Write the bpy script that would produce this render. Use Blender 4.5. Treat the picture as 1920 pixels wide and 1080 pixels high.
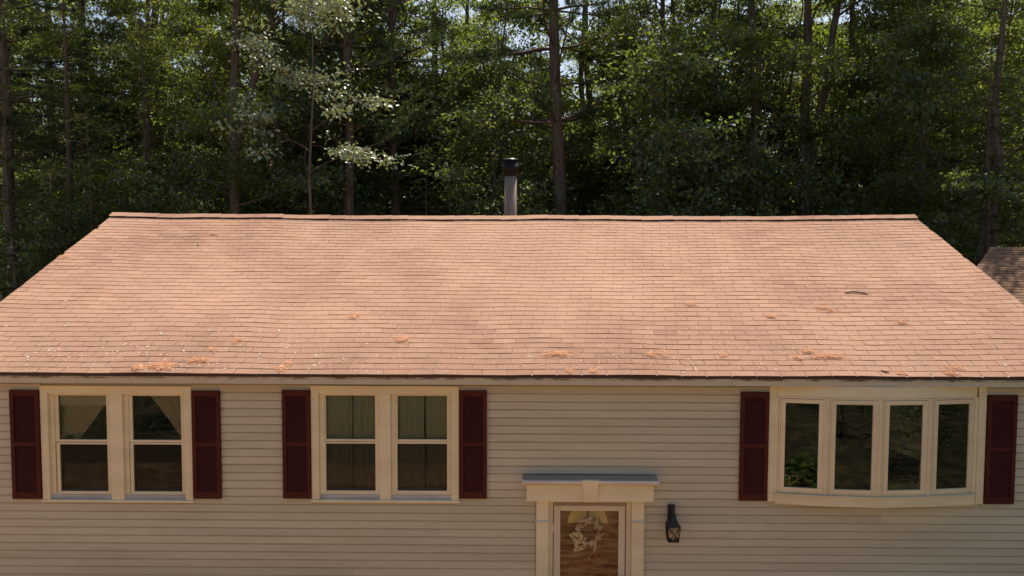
import bpy, math, random
import numpy as np
from mathutils import Vector, Matrix
for o in list(bpy.data.objects): bpy.data.objects.remove(o, do_unlink=True)
S = bpy.context.scene; COL = S.collection
R = math.radians; PI = math.pi
rng = random.Random(11)

# ---------------------------------------------------------------- camera, sky, sun, exposure
cam = bpy.data.objects.new('camera', bpy.data.cameras.new('camera')); COL.objects.link(cam); S.camera = cam
cam.data.sensor_width = 36; cam.data.lens = 36 * 1447.4 / 1920; cam.data.clip_start = .1; cam.data.clip_end = 900
cp, cr, cy = .0573, .0033, -.0076
fw = Vector((math.sin(cy) * math.cos(cp), math.cos(cy) * math.cos(cp), -math.sin(cp)))
rt = Vector((math.cos(cy), -math.sin(cy), 0)); up = rt.cross(fw)
rt, up = rt * math.cos(cr) + up * math.sin(cr), up * math.cos(cr) - rt * math.sin(cr)
M = Matrix((rt, up, -fw)).transposed().to_4x4(); M.translation = (0, -9.359, 1.599)
cam.matrix_world = M
SUN_EL, SUN_AZ = R(61), R(16)          # azimuth measured from +Y (behind the house) towards +X
W = bpy.data.worlds.new('World'); S.world = W; W.use_nodes = True
nt = W.node_tree; bg = nt.nodes['Background']
sky = nt.nodes.new('ShaderNodeTexSky'); sky.sky_type = 'NISHITA'; sky.sun_disc = False
sky.sun_elevation = SUN_EL; sky.sun_rotation = SUN_AZ; sky.air_density = 1.0; sky.dust_density = 2.6; sky.ozone_density = .8
nt.links.new(sky.outputs[0], bg.inputs[0]); bg.inputs[1].default_value = .10
sl = bpy.data.lights.new('sun', 'SUN'); sl.energy = 5.0; sl.angle = R(.53); sl.color = (1, .93, .82)
so = bpy.data.objects.new('sun', sl); COL.objects.link(so)
so.rotation_euler = Vector((math.sin(SUN_AZ) * math.cos(SUN_EL), math.cos(SUN_AZ) * math.cos(SUN_EL), math.sin(SUN_EL))).to_track_quat('Z', 'Y').to_euler()
S.view_settings.view_transform = 'Standard'; S.view_settings.look = 'None'
S.view_settings.exposure = .55; S.view_settings.gamma = 1; S.view_settings.use_curve_mapping = False
S.render.engine = 'CYCLES'; S.cycles.max_bounces = 8; S.cycles.diffuse_bounces = 4; S.cycles.transparent_max_bounces = 12
S.cycles.use_denoising = True; S.cycles.caustics_reflective = False; S.cycles.caustics_refractive = False

# ---------------------------------------------------------------- material helpers
def mat(name, rgb, rough=.7, metal=0, spec=.4):
    m = bpy.data.materials.new(name); m.use_nodes = True
    b = m.node_tree.nodes['Principled BSDF']
    b.inputs['Base Color'].default_value = (*rgb, 1); b.inputs['Roughness'].default_value = rough
    b.inputs['Metallic'].default_value = metal; b.inputs['Specular IOR Level'].default_value = spec
    return m, m.node_tree, b
def N(t, typ, **kw):
    n = t.nodes.new(typ)
    for k, v in kw.items(): setattr(n, k, v)
    return n
def geo_pos(t, scale=(1, 1, 1), obj=False):
    mp = N(t, 'ShaderNodeMapping'); mp.inputs['Scale'].default_value = scale
    if obj: t.links.new(N(t, 'ShaderNodeTexCoord').outputs['Object'], mp.inputs['Vector'])
    else: t.links.new(N(t, 'ShaderNodeNewGeometry').outputs['Position'], mp.inputs['Vector'])
    return mp.outputs[0]
def noise(t, vec, scale, detail=3, rough=.55):
    n = N(t, 'ShaderNodeTexNoise'); n.inputs['Scale'].default_value = scale
    n.inputs['Detail'].default_value = detail; n.inputs['Roughness'].default_value = rough
    t.links.new(vec, n.inputs['Vector']); return n.outputs['Fac']
def ramp(t, fac, stops):
    r = N(t, 'ShaderNodeValToRGB'); e = r.color_ramp.elements
    while len(e) < len(stops): e.new(.5)
    for i, (p, c) in enumerate(stops):
        e[i].position = p; e[i].color = (*c, 1) if len(c) == 3 else c
    t.links.new(fac, r.inputs[0]); return r.outputs[0]
def mix(t, a, b, fac, mode='MIX'):
    m = N(t, 'ShaderNodeMix', data_type='RGBA', blend_type=mode)
    for s, v in ((0, fac), (6, a), (7, b)):
        if hasattr(v, 'is_linked'): t.links.new(v, m.inputs[s])
        elif s == 0: m.inputs[0].default_value = v
        else: m.inputs[s].default_value = (*v, 1)
    return m.outputs[2]
def bump(t, b, h, strength=.3, dist=.01):
    n = N(t, 'ShaderNodeBump'); n.inputs['Strength'].default_value = strength; n.inputs['Distance'].default_value = dist
    t.links.new(h, n.inputs['Height']); t.links.new(n.outputs[0], b.inputs['Normal'])
def g(v): return (v, v, v)
def weathered(name, rgb, dirt, amount=.5, rough=.6, scale=(1.2, 1.2, 4)):
    m, t, b = mat(name, rgb, rough)
    f = ramp(t, noise(t, geo_pos(t, scale), 1.3, 6, .65), [(.42, g(0)), (.78, g(amount))])
    sp = ramp(t, noise(t, geo_pos(t), 26, 4, .6), [(.66, g(0)), (.74, g(.45))])
    c = mix(t, mix(t, rgb, dirt, f), dirt, sp)
    c = mix(t, c, ramp(t, N(t, 'ShaderNodeObjectInfo').outputs['Random'], [(0, g(.93)), (1, g(1.05))]), 1.0, 'MULTIPLY')
    t.links.new(c, b.inputs['Base Color']); return m

M_SIDING = weathered('siding vinyl', (.60, .535, .385), (.44, .37, .24), .5, .55, (.5, .5, 5))
M_TRIM = weathered('cream painted trim', (.82, .73, .49), (.55, .45, .26), .5)
M_FRAME = weathered('window frame vinyl', (.80, .69, .47), (.52, .41, .24), .4, .4)
M_DOORW = weathered('white storm door paint', (.70, .62, .48), (.5, .42, .29), .3, .4)
M_SILL = weathered('weathered sill', (.55, .53, .52), (.22, .18, .14), .7)
M_CAPM = weathered('white header cap', (.62, .60, .56), (.28, .25, .22), .5, .45)
M_BLACK = mat('black iron', (.018, .018, .017), .45)[0]
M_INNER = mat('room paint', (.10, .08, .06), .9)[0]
M_GREYM = mat('grey aluminium', (.34, .29, .235), .85, .0, .05)[0]

m, t, b = mat('maroon shutter paint', (.076, .016, .012), .6, 0, .15)
c = mix(t, (.076, .016, .012), (.095, .020, .013), ramp(t, noise(t, geo_pos(t, (3, 3, 1.2)), 2, 5), [(.45, g(0)), (.75, g(.8))]))
t.links.new(c, b.inputs['Base Color']); M_SHUT = m

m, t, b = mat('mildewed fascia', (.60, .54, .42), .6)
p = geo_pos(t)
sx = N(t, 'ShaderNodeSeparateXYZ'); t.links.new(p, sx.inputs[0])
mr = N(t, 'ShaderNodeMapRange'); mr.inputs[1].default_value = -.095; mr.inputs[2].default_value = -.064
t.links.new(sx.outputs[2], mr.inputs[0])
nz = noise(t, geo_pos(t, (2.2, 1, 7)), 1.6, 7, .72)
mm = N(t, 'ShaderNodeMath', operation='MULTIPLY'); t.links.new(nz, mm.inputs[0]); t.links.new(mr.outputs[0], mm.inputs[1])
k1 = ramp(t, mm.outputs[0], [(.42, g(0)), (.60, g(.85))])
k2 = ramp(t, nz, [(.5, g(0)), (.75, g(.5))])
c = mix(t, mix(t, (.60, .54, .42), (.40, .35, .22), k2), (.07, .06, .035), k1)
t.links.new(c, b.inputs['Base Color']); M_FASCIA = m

def shingle_mat(name, per_object, base=(.392, .221, .146), dark=(.24, .130, .089), lite=(.52, .315, .205)):
    m, t, b = mat(name, base, .95, 0, .15)
    if per_object:
        rn = N(t, 'ShaderNodeObjectInfo').outputs['Random']
    else:
        rn = N(t, 'ShaderNodeNewGeometry').outputs['Random Per Island']
    c = ramp(t, rn, [(0, tuple(.6 * a + .4 * d for a, d in zip(base, dark))), (.35, base), (.75, base), (1, tuple(.6 * a + .4 * d for a, d in zip(base, lite)))])
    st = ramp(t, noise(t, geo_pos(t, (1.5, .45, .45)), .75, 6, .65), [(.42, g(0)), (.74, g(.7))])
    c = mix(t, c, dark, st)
    # paler, sun-bleached upper courses and grimier eave
    s2 = ramp(t, noise(t, geo_pos(t, (.35, .35, .35)), 1.0, 3), [(.38, g(0)), (.68, g(.55))])
    c = mix(t, c, lite, s2)
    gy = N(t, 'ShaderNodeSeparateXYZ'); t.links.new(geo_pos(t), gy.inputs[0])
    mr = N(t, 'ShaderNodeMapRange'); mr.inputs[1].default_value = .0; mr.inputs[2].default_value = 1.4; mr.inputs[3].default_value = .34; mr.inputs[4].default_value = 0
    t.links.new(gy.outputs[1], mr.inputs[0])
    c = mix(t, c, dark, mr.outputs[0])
    gr = noise(t, geo_pos(t), 300, 2)
    c = mix(t, c, ramp(t, gr, [(.3, g(.72)), (.7, g(1.18))]), 1.0, 'MULTIPLY')
    gm = noise(t, geo_pos(t), 55, 3)
    c = mix(t, c, ramp(t, gm, [(.3, g(.88)), (.7, g(1.08))]), 1.0, 'MULTIPLY')
    t.links.new(c, b.inputs['Base Color']); bump(t, b, gr, .35, .004)
    return m
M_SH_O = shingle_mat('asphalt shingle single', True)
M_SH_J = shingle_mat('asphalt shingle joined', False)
M_DECK = mat('slot-shade shingle deck', (.20, .105, .072), .95, 0, .1)[0]  # shingle brown darkened to hold the shade inside the slots
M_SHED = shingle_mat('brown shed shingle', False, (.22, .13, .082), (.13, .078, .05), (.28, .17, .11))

def glass_mat(name, ior=1.9, tint=.8):
    m = bpy.data.materials.new(name); m.use_nodes = True; t = m.node_tree; t.nodes.remove(t.nodes['Principled BSDF'])
    fr = N(t, 'ShaderNodeFresnel'); fr.inputs['IOR'].default_value = ior
    tr = N(t, 'ShaderNodeBsdfTransparent'); tr.inputs[0].default_value = (tint, tint, tint * .97, 1)
    gl = N(t, 'ShaderNodeBsdfGlossy'); gl.inputs['Roughness'].default_value = .0
    ms = N(t, 'ShaderNodeMixShader'); t.links.new(fr.outputs[0], ms.inputs[0]); t.links.new(tr.outputs[0], ms.inputs[1]); t.links.new(gl.outputs[0], ms.inputs[2])
    # slightly wavy panes
    bp = N(t, 'ShaderNodeBump'); bp.inputs['Strength'].default_value = .04; bp.inputs['Distance'].default_value = .02
    t.links.new(noise(t, geo_pos(t), 4, 2), bp.inputs['Height']); t.links.new(bp.outputs[0], gl.inputs['Normal'])
    t.links.new(ms.outputs[0], t.nodes['Material Output'].inputs[0]); return m
M_GLASS = glass_mat('window glass', 1.5, .88); M_GLASSB = glass_mat('bow window glass', 1.62, .8); M_GLASSD = glass_mat('storm door glass', 1.44, .93)
def sheer_mat(name, rgb, transp):
    m = bpy.data.materials.new(name); m.use_nodes = True; t = m.node_tree; t.nodes.remove(t.nodes['Principled BSDF'])
    tr = N(t, 'ShaderNodeBsdfTransparent'); d = N(t, 'ShaderNodeBsdfDiffuse'); d.inputs[0].default_value = (*rgb, 1)
    ms = N(t, 'ShaderNodeMixShader'); ms.inputs[0].default_value = 1 - transp
    t.links.new(tr.outputs[0], ms.inputs[1]); t.links.new(d.outputs[0], ms.inputs[2]); t.links.new(ms.outputs[0], t.nodes['Material Output'].inputs[0]); return m
M_SCREEN = sheer_mat('insect screen mesh', (.04, .034, .024), .68)
M_SHEER = sheer_mat('sheer curtain', (.64, .62, .40), .12)
M_TAN = sheer_mat('tan curtain', (.65, .52, .33), .03)
M_BLIND = mat('cream blind', (.85, .76, .50), .8)[0]

def leaf_mat(name, dif, trans, tfac=.45, gloss=.07, grough=.32, var=.35):
    m = bpy.data.materials.new(name); m.use_nodes = True; t = m.node_tree; t.nodes.remove(t.nodes['Principled BSDF'])
    ri = N(t, 'ShaderNodeNewGeometry').outputs['Random Per Island']; oi = N(t, 'ShaderNodeObjectInfo').outputs['Random']
    cm = ramp(t, ri, [(0, g(1 - var)), (.6, g(1)), (1, g(1 + var * 1.2))])
    ho = ramp(t, oi, [(0, (.88, .95, .9)), (.5, (1, 1, 1)), (1, (1.16, 1.04, .85))])
    v = mix(t, cm, ho, 1.0, 'MULTIPLY')
    d = N(t, 'ShaderNodeBsdfDiffuse'); tl = N(t, 'ShaderNodeBsdfTranslucent'); gl = N(t, 'ShaderNodeBsdfGlossy')
    t.links.new(mix(t, dif, v, 1.0, 'MULTIPLY'), d.inputs[0]); t.links.new(mix(t, trans, v, 1.0, 'MULTIPLY'), tl.inputs[0])
    gl.inputs[0].default_value = (1, 1, 1, 1); gl.inputs['Roughness'].default_value = grough
    a = N(t, 'ShaderNodeMixShader'); a.inputs[0].default_value = tfac
    t.links.new(d.outputs[0], a.inputs[1]); t.links.new(tl.outputs[0], a.inputs[2])
    bmx = N(t, 'ShaderNodeMixShader'); bmx.inputs[0].default_value = gloss
    t.links.new(a.outputs[0], bmx.inputs[1]); t.links.new(gl.outputs[0], bmx.inputs[2])
    t.links.new(bmx.outputs[0], t.nodes['Material Output'].inputs[0]); return m
M_OAK = leaf_mat('oak leaves', (.060, .088, .024), (.36, .44, .05), .42, .065, .6)
M_GLARE = leaf_mat('glare-pale oak leaves', (.36, .39, .24), (.28, .32, .09), .3, .09, .42)  # sun glare on the sprays put into the leaf colour
M_HEM = leaf_mat('hemlock needles', (.058, .074, .028), (.22, .24, .045), .3, .05)
M_PINE = leaf_mat('pine needles green', (.036, .062, .025), (.10, .15, .035), .3, .04)
M_SAP = leaf_mat('sapling leaves', (.064, .090, .023), (.33, .41, .05), .42, .06, .6)
M_HOSTA = leaf_mat('hosta leaves', (.12, .20, .04), (.2, .3, .05), .3, .06)

def bark(name, a, bcol):
    m, t, b = mat(name, a, .95, 0, .1)
    n = noise(t, geo_pos(t, (14, 14, 2.2)), 1.0, 6, .65)
    c = mix(t, a, bcol, ramp(t, n, [(.38, g(0)), (.66, g(1))]))
    li = ramp(t, noise(t, geo_pos(t, (2.5, 2.5, 1.2)), 1.4, 4), [(.58, g(0)), (.72, g(.5))])
    c = mix(t, c, (.20, .20, .16), li)
    t.links.new(c, b.inputs['Base Color']); bump(t, b, n, .9, .05); return m
M_BARK = bark('oak bark', (.12, .088, .066), (.25, .185, .14)); M_BARKP = bark('pine bark', (.115, .08, .06), (.24, .168, .125))

# ---------------------------------------------------------------- mesh helpers
def link(o, parent=None):
    COL.objects.link(o)
    if parent is not None: o.parent = parent
    return o
def tag(o, label=None, cat=None, group=None, kind=None):
    for k, v in (('label', label), ('category', cat), ('group', group), ('kind', kind)):
        if v: o[k] = v
    return o
def empty(name, loc=(0, 0, 0), rz=0, parent=None):
    o = bpy.data.objects.new(name, None); o.location = loc; o.rotation_euler[2] = rz; o.empty_display_size = .2
    return link(o, parent)
class MB:
    def __init__(s): s.v = []; s.f = []; s.sm = []
    def add(s, vs, fs, smooth=False):
        k = len(s.v); s.v += [tuple(p) for p in vs]; s.f += [tuple(i + k for i in f) for f in fs]; s.sm += [smooth] * len(fs); return s
    def hexa(s, p):                   # 8 points, bottom 4 ccw, top 4 ccw
        return s.add(p, [(3, 2, 1, 0), (4, 5, 6, 7), (0, 1, 5, 4), (1, 2, 6, 5), (2, 3, 7, 6), (3, 0, 4, 7)])
    def box(s, x0, x1, y0, y1, z0, z1):
        return s.hexa([(x0, y0, z0), (x1, y0, z0), (x1, y1, z0), (x0, y1, z0), (x0, y0, z1), (x1, y0, z1), (x1, y1, z1), (x0, y1, z1)])
    def frame(s, x0, x1, z0, z1, w, y0, y1, wb=None, wt=None):   # rectangular frame in the XZ plane
        wb = wb or w; wt = wt or w
        s.box(x0, x0 + w, y0, y1, z0, z1); s.box(x1 - w, x1, y0, y1, z0, z1)
        s.box(x0 + w, x1 - w, y0, y1, z0, z0 + wb); s.box(x0 + w, x1 - w, y0, y1, z1 - wt, z1); return s
    def prism(s, poly, z0, z1):       # poly in XY ccw
        n = len(poly); return s.add([(x, y, z0) for x, y in poly] + [(x, y, z1) for x, y in poly],
            [tuple(range(n - 1, -1, -1)), tuple(range(n, 2 * n))] + [(i, (i + 1) % n, n + (i + 1) % n, n + i) for i in range(n)])
    def prismx(s, poly, x0, x1):      # poly in YZ
        n = len(poly); return s.add([(x0, y, z) for y, z in poly] + [(x1, y, z) for y, z in poly],
            [tuple(range(n - 1, -1, -1)), tuple(range(n, 2 * n))] + [(i, (i + 1) % n, n + (i + 1) % n, n + i) for i in range(n)])
    def lathe(s, prof, n=24, c=(0, 0, 0)):
        vs = []; fs = []
        for r, z in prof:
            for i in range(n): vs.append((c[0] + r * math.cos(2 * PI * i / n), c[1] + r * math.sin(2 * PI * i / n), c[2] + z))
        for j in range(len(prof) - 1):
            for i in range(n): fs.append((j * n + i, j * n + (i + 1) % n, (j + 1) * n + (i + 1) % n, (j + 1) * n + i))
        return s.add(vs, fs, True)
    def tube(s, pts, rad, n=6, cap=True):
        pts = [Vector(p) for p in pts]; rad = rad if hasattr(rad, '__len__') else [rad] * len(pts)
        vs = []; fs = []; ref = Vector((.31, .17, .93))
        for i, p in enumerate(pts):
            d = (pts[min(i + 1, len(pts) - 1)] - pts[max(i - 1, 0)]).normalized()
            if abs(d.dot(ref)) > .97: ref = Vector((.95, .2, .1))
            a = d.cross(ref).normalized(); b2 = d.cross(a)
            for k in range(n):
                w = 2 * PI * k / n; vs.append(p + (a * math.cos(w) + b2 * math.sin(w)) * rad[i])
        for i in range(len(pts) - 1):
            for k in range(n): fs.append((i * n + k, i * n + (k + 1) % n, (i + 1) * n + (k + 1) % n, (i + 1) * n + k))
        if cap: fs += [tuple(range(n - 1, -1, -1)), tuple(range((len(pts) - 1) * n, len(pts) * n))]
        return s.add(vs, fs, True)
    def mesh(s, name, m=None):
        me = bpy.data.meshes.new(name); me.from_pydata(s.v, [], s.f)
        me.polygons.foreach_set('use_smooth', s.sm)
        if m: me.materials.append(m)
        me.update(); return me
    def build(s, name, m, parent=None, bev=0):
        o = link(bpy.data.objects.new(name, s.mesh(name, m)), parent)
        if bev:
            md = o.modifiers.new('bevel', 'BEVEL'); md.width = bev; md.segments = 2; md.limit_method = 'ANGLE'
        return o
def npmesh(name, V, F, m):            # fast mesh from numpy arrays, F (n,k)
    me = bpy.data.meshes.new(name); V = np.ascontiguousarray(V, dtype=np.float32); F = np.ascontiguousarray(F, dtype=np.int32)
    me.vertices.add(len(V)); me.vertices.foreach_set('co', V.ravel())
    me.loops.add(F.size); me.loops.foreach_set('vertex_index', F.ravel())
    me.polygons.add(len(F)); me.polygons.foreach_set('loop_start', np.arange(0, F.size, F.shape[1], dtype=np.int32))
    me.materials.append(m); me.update(calc_edges=True); return me
def np_obj(name, V, F, m, parent=None): return link(bpy.data.objects.new(name, npmesh(name, V, F, m)), parent)

GZ = -3.75                                # ground level (roof eave edge is z = 0)
TH = .403; CT, ST = math.cos(TH), math.sin(TH); EXP = .127; NROW = 41; SL = EXP * 41.65
XL, XR = -7.43, 7.21; WY = .18            # rakes and the front wall plane
YR, ZR = SL * CT, SL * ST                 # the ridge

# ---------------------------------------------------------------- ground
def sheet(name, x0, x1, y0, y1, z, m, n=1, amp=0, seed=1):
    xs = np.linspace(x0, x1, n + 1); ys = np.linspace(y0, y1, n + 1); X, Y = np.meshgrid(xs, ys); r = np.random.RandomState(seed)
    Z = z + amp * (np.sin(X * .7 + 1) * np.sin(Y * .6) + .5 * np.sin(X * 1.9) * np.cos(Y * 1.7)) if amp else np.full_like(X, z)
    V = np.stack([X.ravel(), Y.ravel(), Z.ravel()], 1); i = np.arange((n + 1) ** 2).reshape(n + 1, n + 1)
    F = np.stack([i[:-1, :-1].ravel(), i[:-1, 1:].ravel(), i[1:, 1:].ravel(), i[1:, :-1].ravel()], 1)
    return tag(np_obj(name, V, F, m), kind='structure')
m, t, b = mat('forest floor', (.12, .08, .05), .95)
t.links.new(ramp(t, noise(t, geo_pos(t), 1.5, 7, .65), [(.3, (.05, .045, .02)), (.5, (.12, .08, .045)), (.75, (.19, .12, .07))]), b.inputs['Base Color']); M_FLOOR = m
m, t, b = mat('bark mulch', (.30, .16, .08), .95)
n1 = noise(t, geo_pos(t, (1, 2.2, 1)), 2.6, 8, .72)
t.links.new(ramp(t, n1, [(.38, (.09, .03, .01)), (.5, (.42, .20, .075)), (.64, (.62, .35, .15))]), b.inputs['Base Color']); M_MULCH = m
m, t, b = mat('shade-dark lawn grass', (.08, .12, .025), .9)
t.links.new(ramp(t, noise(t, geo_pos(t), 2.5, 7, .7), [(.35, (.02, .02, .008)), (.5, (.05, .048, .015)), (.65, (.13, .10, .035))]), b.inputs['Base Color']); M_LAWN = m  # grass darkened in place of shade over the front yard
m, t, b = mat('sandy drive', (.42, .31, .20), .95)
t.links.new(ramp(t, noise(t, geo_pos(t), 3, 7, .7), [(.3, (.30, .21, .13)), (.7, (.48, .36, .24))]), b.inputs['Base Color']); M_DRIVE = m
sheet('ground', -400, 400, -400, 400, GZ - .012, M_FLOOR)
sheet('mulch_bed', -30, 5.2, -8.6, .3, GZ - .002, M_MULCH, 60)
sheet('side_lawn', 5.2, 60, -8.6, .3, GZ - .004, M_LAWN, 50)
sheet('lawn', -40, 40, -19, -8.6, GZ + .002, M_LAWN, 50)
sheet('driveway', -60, 60, -24, -19, GZ + .006, M_DRIVE, 30)

# ---------------------------------------------------------------- the house
house = tag(empty('ranch_house', (0, 0, GZ)), 'long cream-sided ranch house with pinkish brown shingle roof and maroon shutters', 'house')
HM = house.matrix_world.copy(); house.matrix_world = Matrix.Translation((0, 0, GZ))
def hp(mb, name, m, parent=None, bev=0):  # a part of the house; shapes are written with the eave at z = 0
    o = mb.build(name, m, parent or house, bev)
    if parent is None: o.location = (0, 0, -GZ)
    return o
# wall openings (x0, x1, z0, z1)
W1 = (-5.94, -4.10, -1.64, -.215); W2 = (-2.545, -.755, -1.63, -.205); BAY = (3.2, 5.72, -1.60, -.08); DOOR = (.39, 1.44, -3.74, -1.655)
OPEN = [W1, W2, BAY, DOOR]
def wall_cells(x0, x1, z0, z1, y0, y1):
    mb = MB(); xs = sorted({x0, x1, *[o[0] for o in OPEN], *[o[1] for o in OPEN]})
    for a, c in zip(xs[:-1], xs[1:]):
        hol = sorted([(o[2], o[3]) for o in OPEN if o[0] <= a + 1e-6 and o[1] >= c - 1e-6]); z = z0
        for h0, h1 in hol:
            if h0 > z: mb.box(a, c, y0, y1, z, h0)
            z = h1
        if z < z1: mb.box(a, c, y0, y1, z, z1)
    return mb
XW0, XW1 = -7.25, 7.03
fwall = hp(wall_cells(XW0, XW1, GZ, -.03, WY + .012, WY + .13), 'front_wall', M_SIDING)
# siding courses
nb = 0
for k in range(37):
    zb = -.055 - .1016 * (k + 1); zt = zb + .1016
    if zb < GZ: break
    cuts = []
    for (a, c, lo, hi) in [(-5.97, -4.07, -1.67, -.18), (-2.58, -.725, -1.655, -.17), (3.13, 5.81, -1.62, -.1), (.235, 1.593, -3.8, -1.31)]:
        if lo < zt - .012 and hi > zb + .012: cuts.append((a, c))
    cuts.sort(); x = XW0; segs = []
    for a, c in cuts:
        segs.append((x, a)); x = c
    segs.append((x, XW1))
    fin = []
    for a, c in segs:                     # vinyl panels are 3.7 m long: lapped joints
        off = rng.uniform(1.0, 3.2); q = a
        while c - q > 4.2:
            e = min(q + off, c); off = 3.7
            if c - e < .5: break
            fin.append((q, e)); q = e
        fin.append((q, c))
    for a, c in fin:
        mb = MB(); y = WY - rng.uniform(0, .0015)
        n = max(2, int((c - a) / .6)); pts = []
        vs = []; fs = []
        for i in range(n + 1):
            xx = a + (c - a) * i / n; w = rng.uniform(-.0012, .0012); wz = rng.uniform(-.001, .001)
            vs += [(xx, y - .0155 + w, zb + wz), (xx, y - .0165 + w, zb + .006 + wz), (xx, y - .004 + w * .3, zb + .082), (xx, y + .009, zb + .097), (xx, y + .011, zb + wz)]
        for i in range(n):
            for j in range(5): fs.append((5 * i + j, 5 * i + (j + 1) % 5, 5 * i + 5 + (j + 1) % 5, 5 * i + 5 + j))
        fs += [(4, 3, 2, 1, 0), tuple(5 * n + j for j in range(5))]
        fs = [tuple(reversed(f)) for f in fs]
        mb.add(vs, fs); hp(mb, 'siding_board', M_SIDING, fwall)
# other walls, gables, interior
mb = MB()
for x0, x1 in ((XW0, XW0 + .12), (XW1 - .12, XW1)):
    mb = MB().prismx([(WY + .13, GZ), (2 * YR - .3, GZ), (2 * YR - .3, -.05), (YR, ZR - .12), (WY + .13, -.03)], x0, x1); hp(mb, 'side_wall', M_SIDING)
hp(MB().box(XW0 + .12, XW1 - .12, 2 * YR - .42, 2 * YR - .3, GZ, -.05), 'back_wall', M_SIDING)
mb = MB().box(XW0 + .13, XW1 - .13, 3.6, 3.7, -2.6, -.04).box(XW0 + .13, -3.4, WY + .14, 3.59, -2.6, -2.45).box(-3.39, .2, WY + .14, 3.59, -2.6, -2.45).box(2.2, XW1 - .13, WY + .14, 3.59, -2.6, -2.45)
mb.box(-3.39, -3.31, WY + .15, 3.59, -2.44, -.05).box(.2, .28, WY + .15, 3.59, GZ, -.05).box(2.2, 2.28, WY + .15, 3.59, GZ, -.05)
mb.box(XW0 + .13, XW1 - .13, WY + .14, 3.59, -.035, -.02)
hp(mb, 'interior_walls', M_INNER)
# roof
def und(x, s):
    u = s / SL
    v = .0075 * math.sin(1.15 * x + .8) * math.sin(1.5 * s + .4) + .006 * math.sin(2.3 * x - 1.2 + .8 * s) * math.sin(.9 * s + 1) + .0035 * math.sin(5.1 * x + 1.1 * s) + .003 * math.sin(3.7 * s + .6 * x)
    v += .014 * math.exp(-((x + 3.75) ** 2) / .10 - ((s - 1.25) ** 2) / .35) + .010 * math.exp(-((x + 1.9) ** 2) / .08 - ((s - 1.0) ** 2) / .3)
    v += .03 * u * (abs(x) / 7.2) ** 3 + .022 * math.exp(-(XR - x) / .35) * (.3 + .7 * u) + .012 * math.exp(-(x - XL) / .4) * u
    return v - .008 * (1 - u) * (1 - (x / 7.3) ** 2)
def rp(x, s, h=0):
    h = h + und(x, s); return (x, s * CT - h * ST, s * ST + h * CT)
nx, ns = 90, 24; vs = []; fs = []
for j in range(ns + 1):
    for i in range(nx + 1): vs.append(rp(XL + .02 + (XR - XL - .04) * i / nx, .012 + (SL - .014) * j / ns, -.002))
for j in range(ns):
    for i in range(nx): a = j * (nx + 1) + i; fs.append((a, a + 1, a + nx + 2, a + nx + 1))
mb = MB().add(vs, fs)
mb.prismx([(2 * YR + .05, -.05), (2 * YR + .05, -.02), (YR + .005, ZR - .01), (YR + .005, ZR - .05)], XL + .02, XR - .02)
roof = hp(mb, 'roof', M_DECK)
# shingle tabs: the nearest 300 are objects, the rest one joined part
TW = .3048
def tab_mesh(seed):
    r = random.Random(seed); w = TW - .006; l = EXP + .018; e = [r.uniform(-.0015, .0015) for _ in range(4)]
    v = [(0, e[0], .0005), (w / 2, e[1], .0005), (w, e[2], .0005), (w, l, 0), (0, l, 0),
         (0, e[0], .0060), (w / 2, e[1], .0056 + e[3] * .6), (w, e[2], .0060), (w, l, .0012), (0, l, .0012)]
    f = [(4, 3, 2, 1, 0), (5, 6, 7, 8, 9), (0, 1, 6, 5), (1, 2, 7, 6), (2, 3, 8, 7), (3, 4, 9, 8), (4, 0, 5, 9)]
    return v, f
TABS = [tab_mesh(i) for i in range(6)]
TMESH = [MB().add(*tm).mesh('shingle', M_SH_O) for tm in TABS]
jv = []; jf = []; count = 0; slots = []
for n in range(NROW + 1):
    off = (.5 if n % 2 else 0) * TW + rng.uniform(-.012, .012) + .018 * n
    x = XL - .015 + (off % TW) - TW; s0 = n * EXP + rng.uniform(-.002, .002)
    while x < XR + .01:
        a = max(x, XL - .015); c = min(x + TW - .008, XR + .015); xx = x; x += TW
        if c - a < .03: continue
        cx = (a + c) / 2; last = n == NROW
        ln = EXP + .018 if not last else .09
        h = und(cx, s0) ; full = c - a > TW - .012
        if n == 0: slots.append(c + .004)
        yaw = rng.gauss(0, .0025); lift = abs(rng.gauss(0, .0014))
        k = rng.randrange(6)
        if full and count < 300 and n < 8 and abs(cx) < 6.45:
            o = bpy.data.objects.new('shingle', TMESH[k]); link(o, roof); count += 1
            p0 = Vector(rp(a, s0)); p1 = Vector(rp(c, s0)); p2 = Vector(rp(cx, s0 + EXP))
            ex = (p1 - p0).normalized(); ey = p2 - Vector(rp(cx, s0)); ey = (ey - ex * ey.dot(ex)).normalized()
            mw = Matrix((ex, ey, ex.cross(ey))).transposed().to_4x4()
            mw = mw @ Matrix.Rotation(yaw, 4, 'Z') @ Matrix.Rotation(-lift / EXP, 4, 'X'); mw.translation = p0 + ex.cross(ey) * lift
            o.matrix_local = mw
        else:
            tv, tf = TABS[k]; b0 = len(jv); sc = (c - a) / (TW - .008)
            for (px, py, pz) in tv:
                py2 = py * (ln / (EXP + .018)) if py > .01 else py
                hh = pz + (lift * (1 - py / .15)); jv.append(rp(a + px * sc - yaw * py, s0 + py2 + yaw * px, hh))
            jf += [tuple(i + b0 for i in f) for f in tf]
mb = MB(); mb.v = jv; mb.f = jf; mb.sm = [False] * len(jf)
tag(hp(mb, 'shingle_courses', M_SH_J, roof), kind='stuff')
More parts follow.
